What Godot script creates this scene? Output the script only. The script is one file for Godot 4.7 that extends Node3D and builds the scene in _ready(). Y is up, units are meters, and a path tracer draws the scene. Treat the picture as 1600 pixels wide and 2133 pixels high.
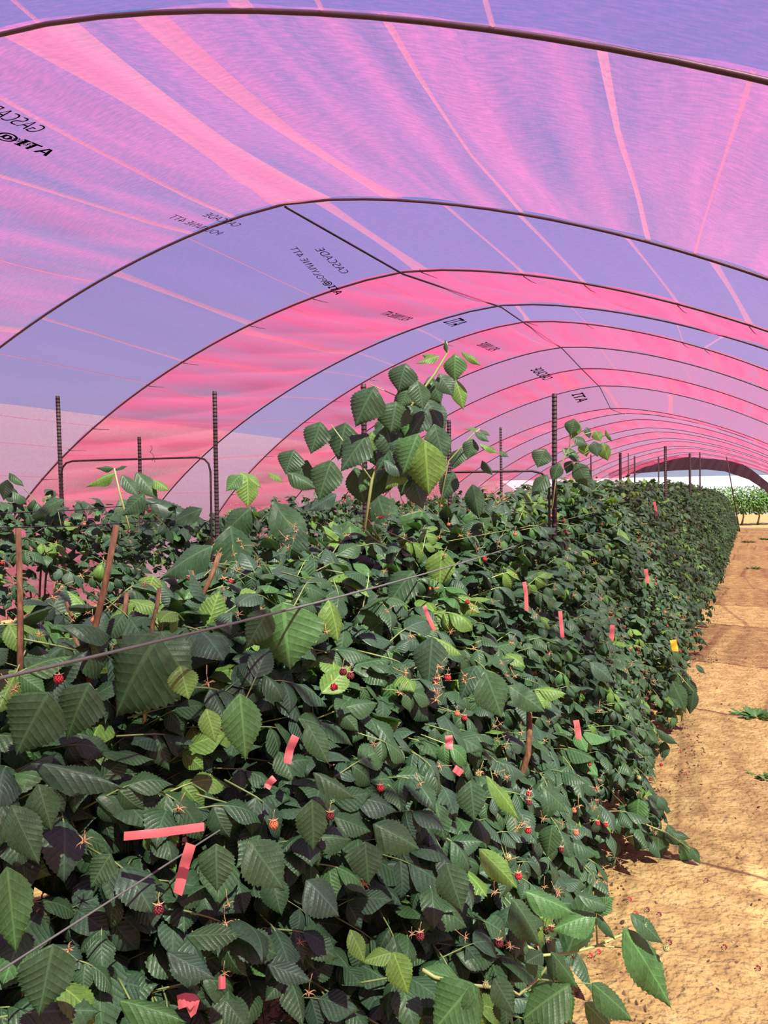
extends Node3D
# A raspberry polytunnel: pink film on steel hoops, a trellised raspberry row beside a sandy path.

const LEAF_COLORS := {"deep": [0.076, 0.178, 0.080], "mid": [0.084, 0.194, 0.078], "blue": [0.086, 0.180, 0.104], "young": [0.260, 0.500, 0.105], "pale": [0.150, 0.370, 0.120]}
const CAM := Vector3(0, 1.6, 0)
const FOCAL := 1681.0
const HOOP_A := 6.113
const HOOP_N := 1.584
const HOOP_X := -2.884
const HOOP_TOP := 3.803
const PITCH := 2.13

var rng := RandomNumberGenerator.new()
var cam_basis: Basis
var names := {}
var M := {}
var hoops: Array = []          # each: z, x, top, lean
var leaf_hi: Array = []        # [variant][tone]
var leaf_lo: Array = []
var berry_mesh := {}
var calyx_mesh: ArrayMesh
var panels: Array = []
var bushes: Array = []
var TONES := ["deep", "mid", "blue", "young", "pale"]

# ------------------------------------------------------------------ helpers
func numbered(n: String) -> String:
	if not names.has(n):
		names[n] = 0
		return n
	names[n] += 1
	return "%s_%03d" % [n, names[n]]

func thing(called: String, label: String, category: String, at := Vector3.ZERO, group := "") -> Node3D:
	var o := Node3D.new()
	o.name = numbered(called)
	add_child(o)
	o.position = at
	o.set_meta("label", label)
	o.set_meta("category", category)
	if group != "":
		o.set_meta("group", group)
	return o

func part(called: String, mesh: Mesh, parent: Node3D, xf := Transform3D(), mat: Material = null) -> MeshInstance3D:
	var o := MeshInstance3D.new()
	o.name = called
	o.mesh = mesh
	if mat:
		o.material_override = mat
	parent.add_child(o, true)
	o.transform = xf
	return o

func single(called: String, label: String, category: String, mesh: Mesh, xf: Transform3D, mat: Material = null, group := "") -> MeshInstance3D:
	var o := MeshInstance3D.new()
	o.name = numbered(called)
	o.mesh = mesh
	if mat:
		o.material_override = mat
	add_child(o)
	o.transform = xf
	o.set_meta("label", label)
	o.set_meta("category", category)
	if group != "":
		o.set_meta("group", group)
	return o

func ray(px: float, py: float) -> Vector3:
	return (cam_basis * Vector3((px - 800.0) / FOCAL, -(py - 1066.5) / FOCAL, -1.0))

func on_x(px: float, py: float, x: float) -> Vector3:
	var v := ray(px, py)
	return CAM + v * (x / v.x)

func on_z(px: float, py: float, z: float) -> Vector3:
	var v := ray(px, py)
	return CAM + v * (z / v.z)

func on_ground(px: float, py: float) -> Vector3:
	var v := ray(px, py)
	return CAM + v * (-CAM.y / v.y)

func aim(dir: Vector3, up: Vector3) -> Basis:
	var z := dir.normalized()
	var x := up.cross(z)
	if x.length() < 0.05:
		x = Vector3.RIGHT.cross(z)
	x = x.normalized()
	return Basis(x, z.cross(x), z)

func mat(color: Color, rough := 0.8, metal := 0.0) -> StandardMaterial3D:
	var m := StandardMaterial3D.new()
	m.albedo_color = color
	m.roughness = rough
	m.metallic = metal
	return m

func lin(r: float, g: float, b: float, a := 1.0) -> Color:
	var c := Color(r, g, b).linear_to_srgb()
	c.a = a
	return c

func noise_tex(freq: float, ramp: Array, size := 512, seed_ := 1, type := FastNoiseLite.TYPE_SIMPLEX_SMOOTH, octaves := 5) -> NoiseTexture2D:
	var n := FastNoiseLite.new()
	n.seed = seed_
	n.noise_type = type
	n.frequency = freq
	n.fractal_octaves = octaves
	var t := NoiseTexture2D.new()
	t.width = size
	t.height = size
	t.seamless = true
	t.noise = n
	if ramp.size():
		var g := Gradient.new()
		var offs := PackedFloat32Array()
		var cols := PackedColorArray()
		for r in ramp:
			offs.append(r[0])
			cols.append(r[1])
		g.offsets = offs
		g.colors = cols
		t.color_ramp = g
	return t

# tube along points
func tube(st: SurfaceTool, pts: Array, r0: float, r1: float, sides := 6) -> void:
	var rings := []
	var ref := Vector3(0.31, 0.2, 0.93)
	for i in pts.size():
		var d: Vector3 = (pts[mini(i + 1, pts.size() - 1)] - pts[maxi(i - 1, 0)]).normalized()
		var a := d.cross(ref).normalized()
		var b := d.cross(a)
		var r := lerpf(r0, r1, float(i) / maxf(1.0, pts.size() - 1))
		var ring := []
		for k in sides:
			var t := TAU * k / sides
			ring.append(pts[i] + (a * cos(t) + b * sin(t)) * r)
		rings.append(ring)
	for i in pts.size() - 1:
		for k in sides:
			var k2 := (k + 1) % sides
			var q := [rings[i][k], rings[i][k2], rings[i + 1][k2], rings[i + 1][k]]
			for j in [0, 1, 2, 0, 2, 3]:
				st.set_uv(Vector2(0.5, 0.5))
				st.add_vertex(q[j])
	for e in [0, pts.size() - 1]:
		for k in range(1, sides - 1):
			var tri := [rings[e][0], rings[e][k], rings[e][k + 1]]
			if e == 0:
				tri.reverse()
			for v in tri:
				st.set_uv(Vector2(0.5, 0.5))
				st.add_vertex(v)

func tube_mesh(pts: Array, r0: float, r1: float, sides := 6, m: Material = null) -> ArrayMesh:
	var st := SurfaceTool.new()
	st.begin(Mesh.PRIMITIVE_TRIANGLES)
	st.set_smooth_group(0)
	tube(st, pts, r0, r1, sides)
	st.generate_normals()
	st.index()
	if m:
		st.set_material(m)
	return st.commit()

# ------------------------------------------------------------------ materials
func leaf_maps() -> Array:
	# u across the blade (0..1), v along it (0 base .. 1 tip): pinnate veins with quilted tissue between
	var s := 256
	var im := Image.create(s, s, false, Image.FORMAT_RGBA8)
	var hm := Image.create(s, s, false, Image.FORMAT_RGBA8)
	var nz := FastNoiseLite.new()
	nz.seed = 5
	nz.frequency = 0.035
	var fine := FastNoiseLite.new()
	fine.seed = 9
	fine.frequency = 0.12
	for y in s:
		for x in s:
			var u := (x + 0.5) / s
			var v := (y + 0.5) / s
			var w := absf(u - 0.5) * 2.0
			var ph := v * 9.0 - w * 2.6 + (0.5 if u > 0.5 else 0.0) * 0.4
			var f := absf(fposmod(ph, 1.0) - 0.5) * 2.0      # 1 on the vein
			var vein := smoothstep(0.86, 1.0, f) * (1.0 - w * 0.5)
			var mid := smoothstep(0.045, 0.012, w * (0.5 + v * 0.5))
			var sec := fposmod(ph * 0.5 + w * 9.0, 1.0)
			var secv := smoothstep(0.8, 1.0, absf(sec - 0.5) * 2.0)
			var n := nz.get_noise_2d(x, y) * 0.5 + fine.get_noise_2d(x, y) * 0.3
			var l := 0.8 + n * 0.22 + 0.2 * vein + 0.3 * mid
			im.set_pixel(x, y, Color(clampf(l * (1.0 + 0.1 * mid), 0, 1), clampf(l, 0, 1), clampf(l * (1.0 - 0.08 * vein), 0, 1)))
			var h := (1.0 - pow(f, 2.2)) * 0.75 * (0.35 + 0.65 * smoothstep(0.0, 0.25, w)) - 0.16 * secv + 0.10 * n - 0.35 * mid + 0.3
			h = clampf(h, 0, 1)
			hm.set_pixel(x, y, Color(h, h, h))
	return [ImageTexture.create_from_image(im), ImageTexture.create_from_image(hm)]

func make_materials() -> void:
	var lm := leaf_maps()
	var cols := LEAF_COLORS
	for t in cols:
		var c: Array = cols[t]
		var m := mat(lin(c[0], c[1], c[2]), 0.43)
		m.resource_name = "leaf_" + t
		m.metallic_specular = 0.5
		m.albedo_texture = lm[0]
		m.heightmap_enabled = true
		m.heightmap_texture = lm[1]
		m.heightmap_scale = 0.13
		m.backlight_enabled = true
		m.backlight = lin(0.72, 0.8, 0.22) if t in ["young", "pale"] else lin(0.5, 0.6, 0.16)
		m.cull_mode = BaseMaterial3D.CULL_DISABLED
		M["leaf_" + t] = m
	var inst := mat(Color.WHITE, 0.55)
	inst.metallic_specular = 0.4
	inst.albedo_texture = lm[0]
	inst.heightmap_enabled = true
	inst.heightmap_texture = lm[1]
	inst.heightmap_scale = 0.2
	inst.vertex_color_use_as_albedo = true
	inst.backlight_enabled = true
	inst.backlight = lin(0.5, 0.6, 0.16)
	M["leaf_many"] = inst
	M["stem_green"] = mat(lin(0.20, 0.27, 0.09), 0.55)
	M["stem_young"] = mat(lin(0.33, 0.40, 0.14), 0.5)
	var bark := mat(Color.WHITE, 0.8)
	bark.albedo_texture = noise_tex(0.05, [[0.0, lin(0.07, 0.03, 0.015)], [0.5, lin(0.16, 0.075, 0.035)], [1.0, lin(0.30, 0.18, 0.09)]], 128, 4)
	bark.uv1_triplanar = true
	bark.uv1_scale = Vector3(14, 4, 14)
	M["bark"] = bark
	M["dry"] = mat(lin(0.50, 0.30, 0.15), 0.85)
	M["dry_pale"] = mat(lin(0.52, 0.36, 0.19), 0.85)
	M["dead_leaf"] = mat(lin(0.17, 0.075, 0.045), 0.85)
	var berry := mat(lin(0.42, 0.02, 0.03), 0.35)
	berry.subsurf_scatter_enabled = true
	berry.subsurf_scatter_strength = 0.15
	M["berry"] = berry
	M["berry_dark"] = mat(lin(0.13, 0.012, 0.018), 0.45)
	M["berry_green"] = mat(lin(0.35, 0.36, 0.14), 0.5)
	M["berry_orange"] = mat(lin(0.60, 0.17, 0.07), 0.45)
	var tape := mat(lin(0.80, 0.17, 0.18), 0.45)
	tape.backlight_enabled = true
	tape.backlight = lin(0.6, 0.3, 0.3)
	tape.cull_mode = BaseMaterial3D.CULL_DISABLED
	M["tape"] = tape
	M["yellow"] = mat(lin(0.75, 0.46, 0.03), 0.5)
	var rust := mat(Color.WHITE, 0.6, 0.2)
	rust.albedo_texture = noise_tex(0.03, [[0.0, lin(0.022, 0.012, 0.014)], [0.6, lin(0.05, 0.025, 0.028)], [1.0, lin(0.11, 0.05, 0.04)]], 128, 8)
	rust.uv1_triplanar = true
	rust.uv1_scale = Vector3(6, 6, 6)
	M["rust"] = rust
	M["pipe"] = mat(lin(0.10, 0.045, 0.06), 0.45, 0.4)
	M["wire"] = mat(lin(0.03, 0.015, 0.03), 0.5, 0.3)
	M["twine"] = mat(lin(0.13, 0.14, 0.13), 0.85)
	M["cord"] = mat(lin(0.16, 0.05, 0.05), 0.7)
	M["ink"] = mat(lin(0.07, 0.035, 0.10), 0.9)
	M["ink"].cull_mode = BaseMaterial3D.CULL_DISABLED
	# film: threads woven fine, so that thickness differs from thread to thread
	for f in [["violet", lin(0.38, 0.15, 0.48), 0.36, 3, 0.18, 0.04], ["mauve", lin(0.58, 0.14, 0.32), 0.52, 9, 0.14, 0.06], ["pink", lin(0.78, 0.070, 0.21), 0.64, 7, 0.12, 0.17], ["lilac", lin(0.66, 0.18, 0.44), 0.46, 5, 0.17, 0.22], ["fold", lin(0.98, 0.36, 0.45), 0.44, 11, 0.06, 0.0]]:
		var m := mat(f[1], 0.42)
		m.resource_name = "film_" + f[0]
		m.transparency = BaseMaterial3D.TRANSPARENCY_ALPHA
		m.albedo_texture = film_tex(f[2], f[3], f[4], f[5])
		m.uv1_scale = Vector3(0.5, 1, 1)
		m.backlight_enabled = true
		m.backlight = Color(1, 1, 1)
		m.metallic_specular = 0.5
		m.cull_mode = BaseMaterial3D.CULL_DISABLED
		M["film_" + f[0]] = m
	var far := mat(lin(0.13, 0.04, 0.11), 0.6)
	far.backlight_enabled = true
	far.backlight = Color(1, 1, 1)
	far.transparency = BaseMaterial3D.TRANSPARENCY_ALPHA
	far.albedo_color.a = 0.86
	far.cull_mode = BaseMaterial3D.CULL_DISABLED
	M["film_next"] = far
	var net := mat(lin(0.05, 0.028, 0.045), 0.8)
	net.cull_mode = BaseMaterial3D.CULL_DISABLED
	M["net"] = net

func film_tex(alpha: float, seed_: int, amount: float, streak: float) -> ImageTexture:
	# x runs over the arch (3.2 m a tile), y along the tunnel (1.6 m): woven threads, and streaks where the sheet was drawn thicker
	var w := 1024
	var s := 512
	var im := Image.create(w, s, false, Image.FORMAT_RGBA8)
	var a := FastNoiseLite.new()
	a.seed = seed_
	a.frequency = 0.09
	var b := FastNoiseLite.new()
	b.seed = seed_ + 1
	b.frequency = 0.5
	b.fractal_octaves = 4
	for x in w:
		var ang := TAU * x / w
		for y in s:
			var e1 := a.get_noise_2d(x * 0.35, y * 2.2)
			var e2 := a.get_noise_2d(x * 2.6 + 400.0, y * 0.5)
			var wob := 0.25 * sin(TAU * y / s + 1.0)
			var c := b.get_noise_3d(cos(ang) * 3.4, sin(ang) * 3.4, wob)
			var v := clampf(alpha + amount * (e1 * 0.9 + e2 * 0.5) + streak * c * 1.6, 0.12, 0.95)
			var t := 0.93 + 0.07 * e1
			im.set_pixel(x, y, Color(t, t, t, v))
	return ImageTexture.create_from_image(im)

# ------------------------------------------------------------------ leaves
func blade(st: SurfaceTool, xf: Transform3D, length: float, width: float, droop: float, cup: float, nu: int, nw: int, seed_: int, teeth := 11) -> void:
	var r := RandomNumberGenerator.new()
	r.seed = seed_
	var twist := r.randf_range(-0.35, 0.35)
	var wav := r.randf_range(0.0, TAU)
	var grid := []
	for i in nu + 1:
		var t := float(i) / nu
		var prof := pow(sin(PI * 0.5 * t / 0.37), 0.92) if t < 0.37 else pow(maxf(0.0, cos(PI * 0.5 * (t - 0.37) / 0.63)), 1.3)
		# the midrib bends down along its length
		var ang := droop * t
		var along := length * (sin(ang) / droop if absf(droop) > 0.01 else t)
		var down := length * ((1.0 - cos(ang)) / droop if absf(droop) > 0.01 else 0.0)
		var row := []
		for j in nw * 2 + 1:
			var w := float(j - nw) / nw
			var edge := 1.0
			var fwd := 0.0
			if absf(w) > 0.99 and nu > 10 and i > 0 and i < nu:
				edge = 1.0 + (0.055 if i % 2 == 0 else -0.045)
				fwd = length * (0.012 if i % 2 == 0 else 0.0)
			var x := w * width * 0.5 * prof * edge
			var curl := cup * w * w * width * 0.5 * prof
			var ripple := 0.05 * width * sin(t * 9.0 + wav + 2.0 * w) * absf(w) * prof
			var p := Vector3(x, -down - curl + ripple, along + fwd - absf(w) * length * 0.03)
			p = Basis(Vector3(0, 0, 1), twist * t) * p
			row.append([xf * p, Vector2(0.5 + w * 0.5 * clampf(prof, 0.25, 1.0), t)])
		grid.append(row)
	for i in nu:
		for j in nw * 2:
			for q in [[i, j], [i + 1, j], [i + 1, j + 1], [i, j], [i + 1, j + 1], [i, j + 1]]:
				var g: Array = grid[q[0]][q[1]]
				st.set_uv(g[1])
				st.add_vertex(g[0])

func compound(leaflets: int, seed_: int, hi: bool, droop: float, cup: float) -> ArrayMesh:
	# unit leaf: terminal leaflet is 1 long; petiole runs along +z, upper face +y
	var r := RandomNumberGenerator.new()
	r.seed = seed_
	var st := SurfaceTool.new()
	st.begin(Mesh.PRIMITIVE_TRIANGLES)
	st.set_smooth_group(0)
	var nu := 28 if hi else 6
	var nw := 3 if hi else 1
	var pet := 0.0 if leaflets == 1 else 0.75
	var tip := Transform3D(Basis(Vector3(1, 0, 0), 0.25), Vector3(0, -0.04, pet + 0.18)) if leaflets > 1 else Transform3D()
	blade(st, tip, 1.0, r.randf_range(0.60, 0.70), droop, cup, nu, nw, seed_ + 1)
	if leaflets >= 3:
		for sgn in [-1.0, 1.0]:
			var b := Basis(Vector3(0, 1, 0), sgn * r.randf_range(1.0, 1.3)) * Basis(Vector3(1, 0, 0), r.randf_range(0.15, 0.5))
			b = Basis(Vector3(0, 0, 1), -sgn * r.randf_range(0.1, 0.4)) * b
			blade(st, Transform3D(b, Vector3(sgn * 0.02, -0.01, pet)), r.randf_range(0.72, 0.86), r.randf_range(0.46, 0.56), droop * r.randf_range(0.7, 1.2), cup, nu, nw, seed_ + int(3 + sgn))
	if leaflets >= 5:
		for sgn in [-1.0, 1.0]:
			var b := Basis(Vector3(0, 1, 0), sgn * r.randf_range(1.3, 1.6)) * Basis(Vector3(1, 0, 0), r.randf_range(0.2, 0.5))
			blade(st, Transform3D(b, Vector3(sgn * 0.02, 0.0, pet * 0.45)), 0.66, 0.40, droop, cup, nu, nw, seed_ + int(13 + sgn))
	st.generate_normals()
	st.index()
	var mesh := st.commit()
	if leaflets > 1:
		var st2 := SurfaceTool.new()
		st2.begin(Mesh.PRIMITIVE_TRIANGLES)
		st2.set_smooth_group(0)
		tube(st2, [Vector3(0, 0.03, -0.02), Vector3(0, 0.015, pet * 0.5), Vector3(0, -0.005, pet), Vector3(0, -0.045, pet + 0.2)], 0.022, 0.014, 5 if hi else 3)
		st2.generate_normals()
		st2.index()
		st2.commit(mesh)
	return mesh

func make_leaves() -> void:
	var specs := [[3, 11, 0.9, 0.35], [3, 22, 1.3, 0.15], [3, 33, 0.5, 0.55], [5, 44, 1.0, 0.3], [1, 55, 0.8, 0.3], [1, 66, 1.3, 0.75], [3, 77, 1.7, 0.8], [1, 88, 0.3, 0.22], [1, 99, 0.45, 0.5]]
	for s in specs:
		var row := {}
		var rowlo := {}
		var base := compound(s[0], s[1], true, s[2], s[3])
		var low := compound(s[0], s[1], false, s[2], s[3])
		for t in TONES:
			var m: ArrayMesh = base.duplicate()
			m.surface_set_material(0, M["leaf_" + t])
			if m.get_surface_count() > 1:
				m.surface_set_material(1, M["stem_young"] if t in ["young", "pale"] else M["stem_green"])
			row[t] = m
			var l: ArrayMesh = low.duplicate()
			l.surface_set_material(0, M["leaf_" + t])
			if l.get_surface_count() > 1:
				l.surface_set_material(1, M["stem_young"] if t in ["young", "pale"] else M["stem_green"])
			rowlo[t] = l
		var many: ArrayMesh = low.duplicate()
		many.surface_set_material(0, M["leaf_many"])
		if many.get_surface_count() > 1:
			many.surface_set_material(1, M["stem_green"])
		rowlo["many"] = many
		leaf_hi.append(row)
		leaf_lo.append(rowlo)

func pick_tone(young: float) -> String:
	var r := rng.randf()
	if r < young:
		return "young" if rng.randf() < 0.55 else "pale"
	r = rng.randf()
	return "deep" if r < 0.36 else ("mid" if r < 0.68 else "blue")

# ------------------------------------------------------------------ berries
func make_berries() -> void:
	var st := SurfaceTool.new()
	st.begin(Mesh.PRIMITIVE_TRIANGLES)
	st.set_smooth_group(0)
	var sp := SphereMesh.new()
	sp.radius = 0.2
	sp.height = 0.4
	sp.radial_segments = 7
	sp.rings = 4
	for ring in 6:
		var t := (ring + 0.5) / 6.0
		var rad := 0.52 * pow(sin(PI * (0.16 + 0.80 * (1.0 - t))), 0.7)
		var n := maxi(3, int(rad * 17.0))
		for k in n:
			var a := TAU * (k + 0.5 * (ring % 2)) / n
			st.append_from(sp, 0, Transform3D(Basis(), Vector3(cos(a) * rad, -0.12 - t * 1.05, sin(a) * rad)))
	var body := st.commit()
	st = SurfaceTool.new()
	st.begin(Mesh.PRIMITIVE_TRIANGLES)
	for k in 5:
		var b := Basis(Vector3(0, 1, 0), TAU * k / 5.0)
		for tri in [[Vector3(-0.13, 0, 0.05), Vector3(0.13, 0, 0.05), Vector3(0.16, -0.06, 0.4)], [Vector3(-0.13, 0, 0.05), Vector3(0.16, -0.06, 0.4), Vector3(-0.16, -0.06, 0.4)], [Vector3(-0.16, -0.06, 0.4), Vector3(0.16, -0.06, 0.4), Vector3(0, 0.12, 0.85)]]:
			for v in tri:
				st.set_uv(Vector2(0.5, 0.5))
				st.add_vertex(b * v)
	tube(st, [Vector3(0, 0, 0), Vector3(0.05, 0.8, 0.05), Vector3(0.3, 1.6, 0.1)], 0.06, 0.05, 4)
	st.generate_normals()
	for kind in ["berry", "berry_dark", "berry_green", "berry_orange"]:
		var m: ArrayMesh = body.duplicate()
		m.surface_set_material(0, M[kind])
		st.commit(m)
		m.surface_set_material(1, M["dry_pale"] if kind != "berry_green" else M["stem_young"])
		berry_mesh[kind] = m
	# dried calyx: star of narrow curled sepals round a cone, on its stalk
	st = SurfaceTool.new()
	st.begin(Mesh.PRIMITIVE_TRIANGLES)
	st.set_smooth_group(0)
	for k in 6:
		var b := Basis(Vector3(0, 1, 0), TAU * k / 6.0 + 0.3 * (k % 2)) 
		var up := 0.25 if k % 2 == 0 else -0.1
		tube(st, [b * Vector3(0, 0, 0.08), b * Vector3(0, up * 0.6, 0.45), b * Vector3(0.05, up, 0.8), b * Vector3(0.15, up - 0.25, 1.1)], 0.13, 0.02, 4)
	tube(st, [Vector3(0, 0.1, 0), Vector3(0, -0.3, 0), Vector3(0, -0.6, 0)], 0.22, 0.05, 6)
	tube(st, [Vector3(0, 0, 0), Vector3(0.2, 1.2, 0.1), Vector3(0.7, 2.6, 0.2)], 0.06, 0.06, 4)
	st.generate_normals()
	calyx_mesh = st.commit()
	calyx_mesh.surface_set_material(0, M["dry"])

func drop(z: float) -> float:
	# the field falls gently towards the far end
	return -0.00021 * minf(44.0, absf(minf(z, 0.0))) ** 2

# ------------------------------------------------------------------ the row's outline
func interp(xs: Array, ys: Array, x: float) -> float:
	if x <= xs[0]:
		return ys[0]
	for i in xs.size() - 1:
		if x <= xs[i + 1]:
			return lerpf(ys[i], ys[i + 1], (x - xs[i]) / (xs[i + 1] - xs[i]))
	return ys[-1]

func row_top(z: float) -> float:
	return interp([-12.0, -7.0, -4.0, -2.2, -1.0], [1.74, 1.70, 1.52, 1.36, 1.28], z)

func row_face(y: float, z: float) -> float:
	var t := y / row_top(z)
	var x := interp([0.0, 0.1, 0.4, 0.68, 0.88, 1.0], [-0.54, -0.42, -0.50, -0.68, -0.86, -1.06], t)
	x += 0.07 * sin(z * 2.9) + 0.05 * sin(z * 6.7 + 1.0) * (1.0 - t)
	return x - 0.34 * smoothstep(-2.3, -0.9, z)

func hit_row(px: float, py: float, back := 0.03) -> Vector3:
	var v := ray(px, py).normalized()
	var p := CAM
	for i in 4000:
		p += v * 0.01
		if p.y < 0.0 or (p.y < row_top(p.z) and p.x < row_face(p.y, p.z) and p.z < -0.2):
			break
	return p - v * back

# ------------------------------------------------------------------ tunnel
func hoop_pt(h: Dictionary, u: float) -> Vector3:
	# u in -1..1 across the tunnel
	var s := signf(u) * pow(absf(u), 0.8)
	s = clampf(s, -1, 1)
	var y: float = h.top * pow(maxf(0.0, 1.0 - pow(absf(s), HOOP_N)), 1.0 / HOOP_N)
	return Vector3(h.x + s * HOOP_A, y, h.z + h.lean * y)

func hoop_u(x: float, h: Dictionary) -> float:
	var s: float = clampf((x - h.x) / HOOP_A, -1, 1)
	return signf(s) * pow(absf(s), 1.25)

func film_pt(a: Dictionary, b: Dictionary, u: float, v: float, wr: Array, sag: float, amp: float) -> Vector3:
	var p := hoop_pt(a, u).lerp(hoop_pt(b, u), v)
	var q := hoop_pt(a, u + 0.01).lerp(hoop_pt(b, u + 0.01), v)
	var t := (q - p).normalized()
	var n := Vector3(t.y, -t.x, 0).normalized()      # into the tunnel
	if n.y > 0:
		n = -n
	var env := 4.0 * v * (1.0 - v)
	var w := 0.0
	for k in wr:
		var ph: float = k[0] * (u + k[1] * (v - 0.5) * (1.0 if k[4] else signf(u))) + k[2]
		var sw := sin(ph)
		w += k[3] * (1.0 - 2.0 * absf(sw)) 
	return p + n * (sag * env + amp * w * (0.25 + 0.75 * env)) + Vector3(0, 0.016, 0)

func make_tunnel() -> void:
	# hoops: spacing, height and lean read off the photograph, nine nearest one by one
	var zz := [-2.967, -5.109, -7.196, -9.434, -11.519, -13.636, -15.76, -17.891, -20.025]
	var dx := [-0.093, -0.286, -0.022, 0.243, 0.092, 0.113, 0.051, 0.008, -0.107]
	var dy := [-0.239, 0.001, -0.135, 0.015, 0.16, 0.189, 0.132, 0.07, -0.193]
	var ln := [0.137, -0.052, 0.061, 0.026, 0.119, 0.051, 0.05, 0.025, -0.026]
	for i in [4, 3, 2, 1]:
		hoops.append({"z": -2.967 + PITCH * i, "x": HOOP_X, "top": HOOP_TOP, "lean": 0.0})
	for i in 9:
		hoops.append({"z": zz[i], "x": HOOP_X + dx[i], "top": HOOP_TOP + dy[i], "lean": ln[i]})
	for i in 12:
		hoops.append({"z": -22.15 - 2.2 * i, "x": lerpf(-2.95, -2.5, i / 9.0), "top": lerpf(3.66, 3.32, i / 9.0) + 0.05 * (i % 2), "lean": 0.0})
	for i in hoops.size():
		var pts := []
		for k in 65:
			pts.append(hoop_pt(hoops[i], -1.0 + k / 32.0))
		var o := Node3D.new()
		var h: Dictionary = hoops[i]
		var shifted := []
		for q in pts:
			shifted.append(q - Vector3(h.x, 0, h.z))
		single("tunnel_hoop", "dark steel pipe hoop arching over the rows under the pink film", "hoop", tube_mesh(shifted, 0.010, 0.010, 8), Transform3D(Basis(), Vector3(h.x, 0, h.z)), M.pipe, "steel hoops of the tunnel")
		o.free()
	var roof := Node3D.new()
	roof.name = "ceiling"
	add_child(roof)
	roof.set_meta("kind", "structure")
	roof.set_meta("label", "pink and violet translucent film stretched over the tunnel hoops")
	var r := RandomNumberGenerator.new()
	r.seed = 77
	for i in hoops.size() - 1:
		var a: Dictionary = hoops[i]
		var b: Dictionary = hoops[i + 1]
		var pink := i % 2 == 0
		var near := i >= 3 and i < 9
		var wr := []
		for k in 5:
			wr.append([r.randf_range(12, 40), r.randf_range(-0.12, 0.12), r.randf_range(0, TAU), r.randf_range(0.2, 0.5), k % 2 == 0])
		var sag := 0.05 if pink else 0.0
		var amp := 0.034 if pink else 0.007
		panels.append(film_panel(roof, a, b, wr, sag, amp, pink, near, r))

func film_panel(roof: Node3D, a: Dictionary, b: Dictionary, wr: Array, sag: float, amp: float, pink: bool, near: bool, r: RandomNumberGenerator) -> MeshInstance3D:
	var nu := 360 if near else 140
	var nv := 24 if near else 6
	var st := SurfaceTool.new()
	st.begin(Mesh.PRIMITIVE_TRIANGLES)
	st.set_smooth_group(0)
	var org := Vector3(a.x, 0, a.z)
	var arc := 0.0
	var prev := hoop_pt(a, -1.0)
	var grid := []
	for i in nu + 1:
		var u := -1.0 + 2.0 * i / nu
		var c := hoop_pt(a, u)
		arc += prev.distance_to(c)
		prev = c
		var row := []
		for j in nv + 1:
			var v := float(j) / nv
			row.append([film_pt(a, b, u, v, wr, sag, amp), Vector2(arc / 1.6, v * absf(b.z - a.z) / 1.6)])
		grid.append(row)
	for i in nu:
		for j in nv:
			var c: Vector3 = grid[i][j][0]
			# two torn-out squares on the side towards the sun let it fall straight on the path
			var gx: float = c.x - c.y * SUN_T.x
			var gz: float = c.z - c.y * SUN_T.y
			if gx > 0.0 and gx < 0.45 and ((gz < -3.15 and gz > -3.355) or (gz < -3.477 and gz > -3.70)) and c.x > 0.0:
				continue
			for q in [[i, j], [i + 1, j], [i + 1, j + 1], [i, j], [i + 1, j + 1], [i, j + 1]]:
				st.set_uv(grid[q[0]][q[1]][1])
				st.add_vertex(grid[q[0]][q[1]][0] - org)
	st.generate_normals()
	st.index()
	var panel := part("film_panel", st.commit(), roof, Transform3D(Basis(), org), (M.film_lilac if absf(a.z + 2.967) < 0.01 else M.film_pink) if pink else (M.film_violet if a.z > -10.0 else M.film_mauve))
	panel.set_meta("label", "wrinkled pink film panel" if pink else "taut violet blue film panel")
	# doubled folds that run from hoop to hoop
	var count := 17 if near else 9
	for k in count + 1:
		var u0 := -0.92 + 1.84 * (k + r.randf_range(0.2, 0.8)) / count
		var sk := r.randf_range(-0.02, 0.02)
		var wid := r.randf_range(0.006, 0.02) if r.randf() < 0.75 else r.randf_range(0.03, 0.06)
		if not near:
			wid *= 1.3
		if k == count:
			# slack gathered along the ridge of the first panel
			if absf(a.z + 2.967) > 0.01:
				continue
			u0 = 0.025
			sk = -0.012
			wid = 0.12
		var sf := SurfaceTool.new()
		sf.begin(Mesh.PRIMITIVE_TRIANGLES)
		sf.set_smooth_group(0)
		var last := []
		for j in 13:
			var v := j / 12.0
			var ww := wid * (1.0 - 0.35 * sin(PI * v)) / 6.0
			var p := film_pt(a, b, u0 + sk * v - ww, v, wr, sag, amp)
			var q := film_pt(a, b, u0 + sk * v + ww, v, wr, sag, amp)
			var up := Vector3(0, -0.006, 0)
			var cur := [p + up, (p + q) * 0.5 + up * 2.2, q + up]
			if j > 0:
				for e in 2:
					for t in [[last[e], 0, e], [cur[e], 1, e], [cur[e + 1], 1, e + 1], [last[e], 0, e], [cur[e + 1], 1, e + 1], [last[e + 1], 0, e + 1]]:
						sf.set_uv(Vector2(t[2] * 0.02 + k * 0.13, (j + t[1]) * 0.1))
						sf.add_vertex(t[0] - org)
			last = cur
		sf.generate_normals()
		part("fold", sf.commit(), panel, Transform3D(), M.film_fold)
		if near and not pink and a.z < -4.0:
			# loose end of the cord that ties the fold to its hoop
			var e := hoop_pt(b, u0 + sk)
			var e2 := hoop_pt(b, u0 + sk + 0.006)
			part("tie_cord", tube_mesh([e + Vector3(0, 0.0, 0.03) - org, e + Vector3(0, -0.016, 0) - org, e2 + Vector3(0, -0.035, -0.08) - org, e2 + Vector3(0.02, -0.03, -0.19) - org], 0.005, 0.002, 5), panel, Transform3D(), M.pipe)
	return panel

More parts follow.
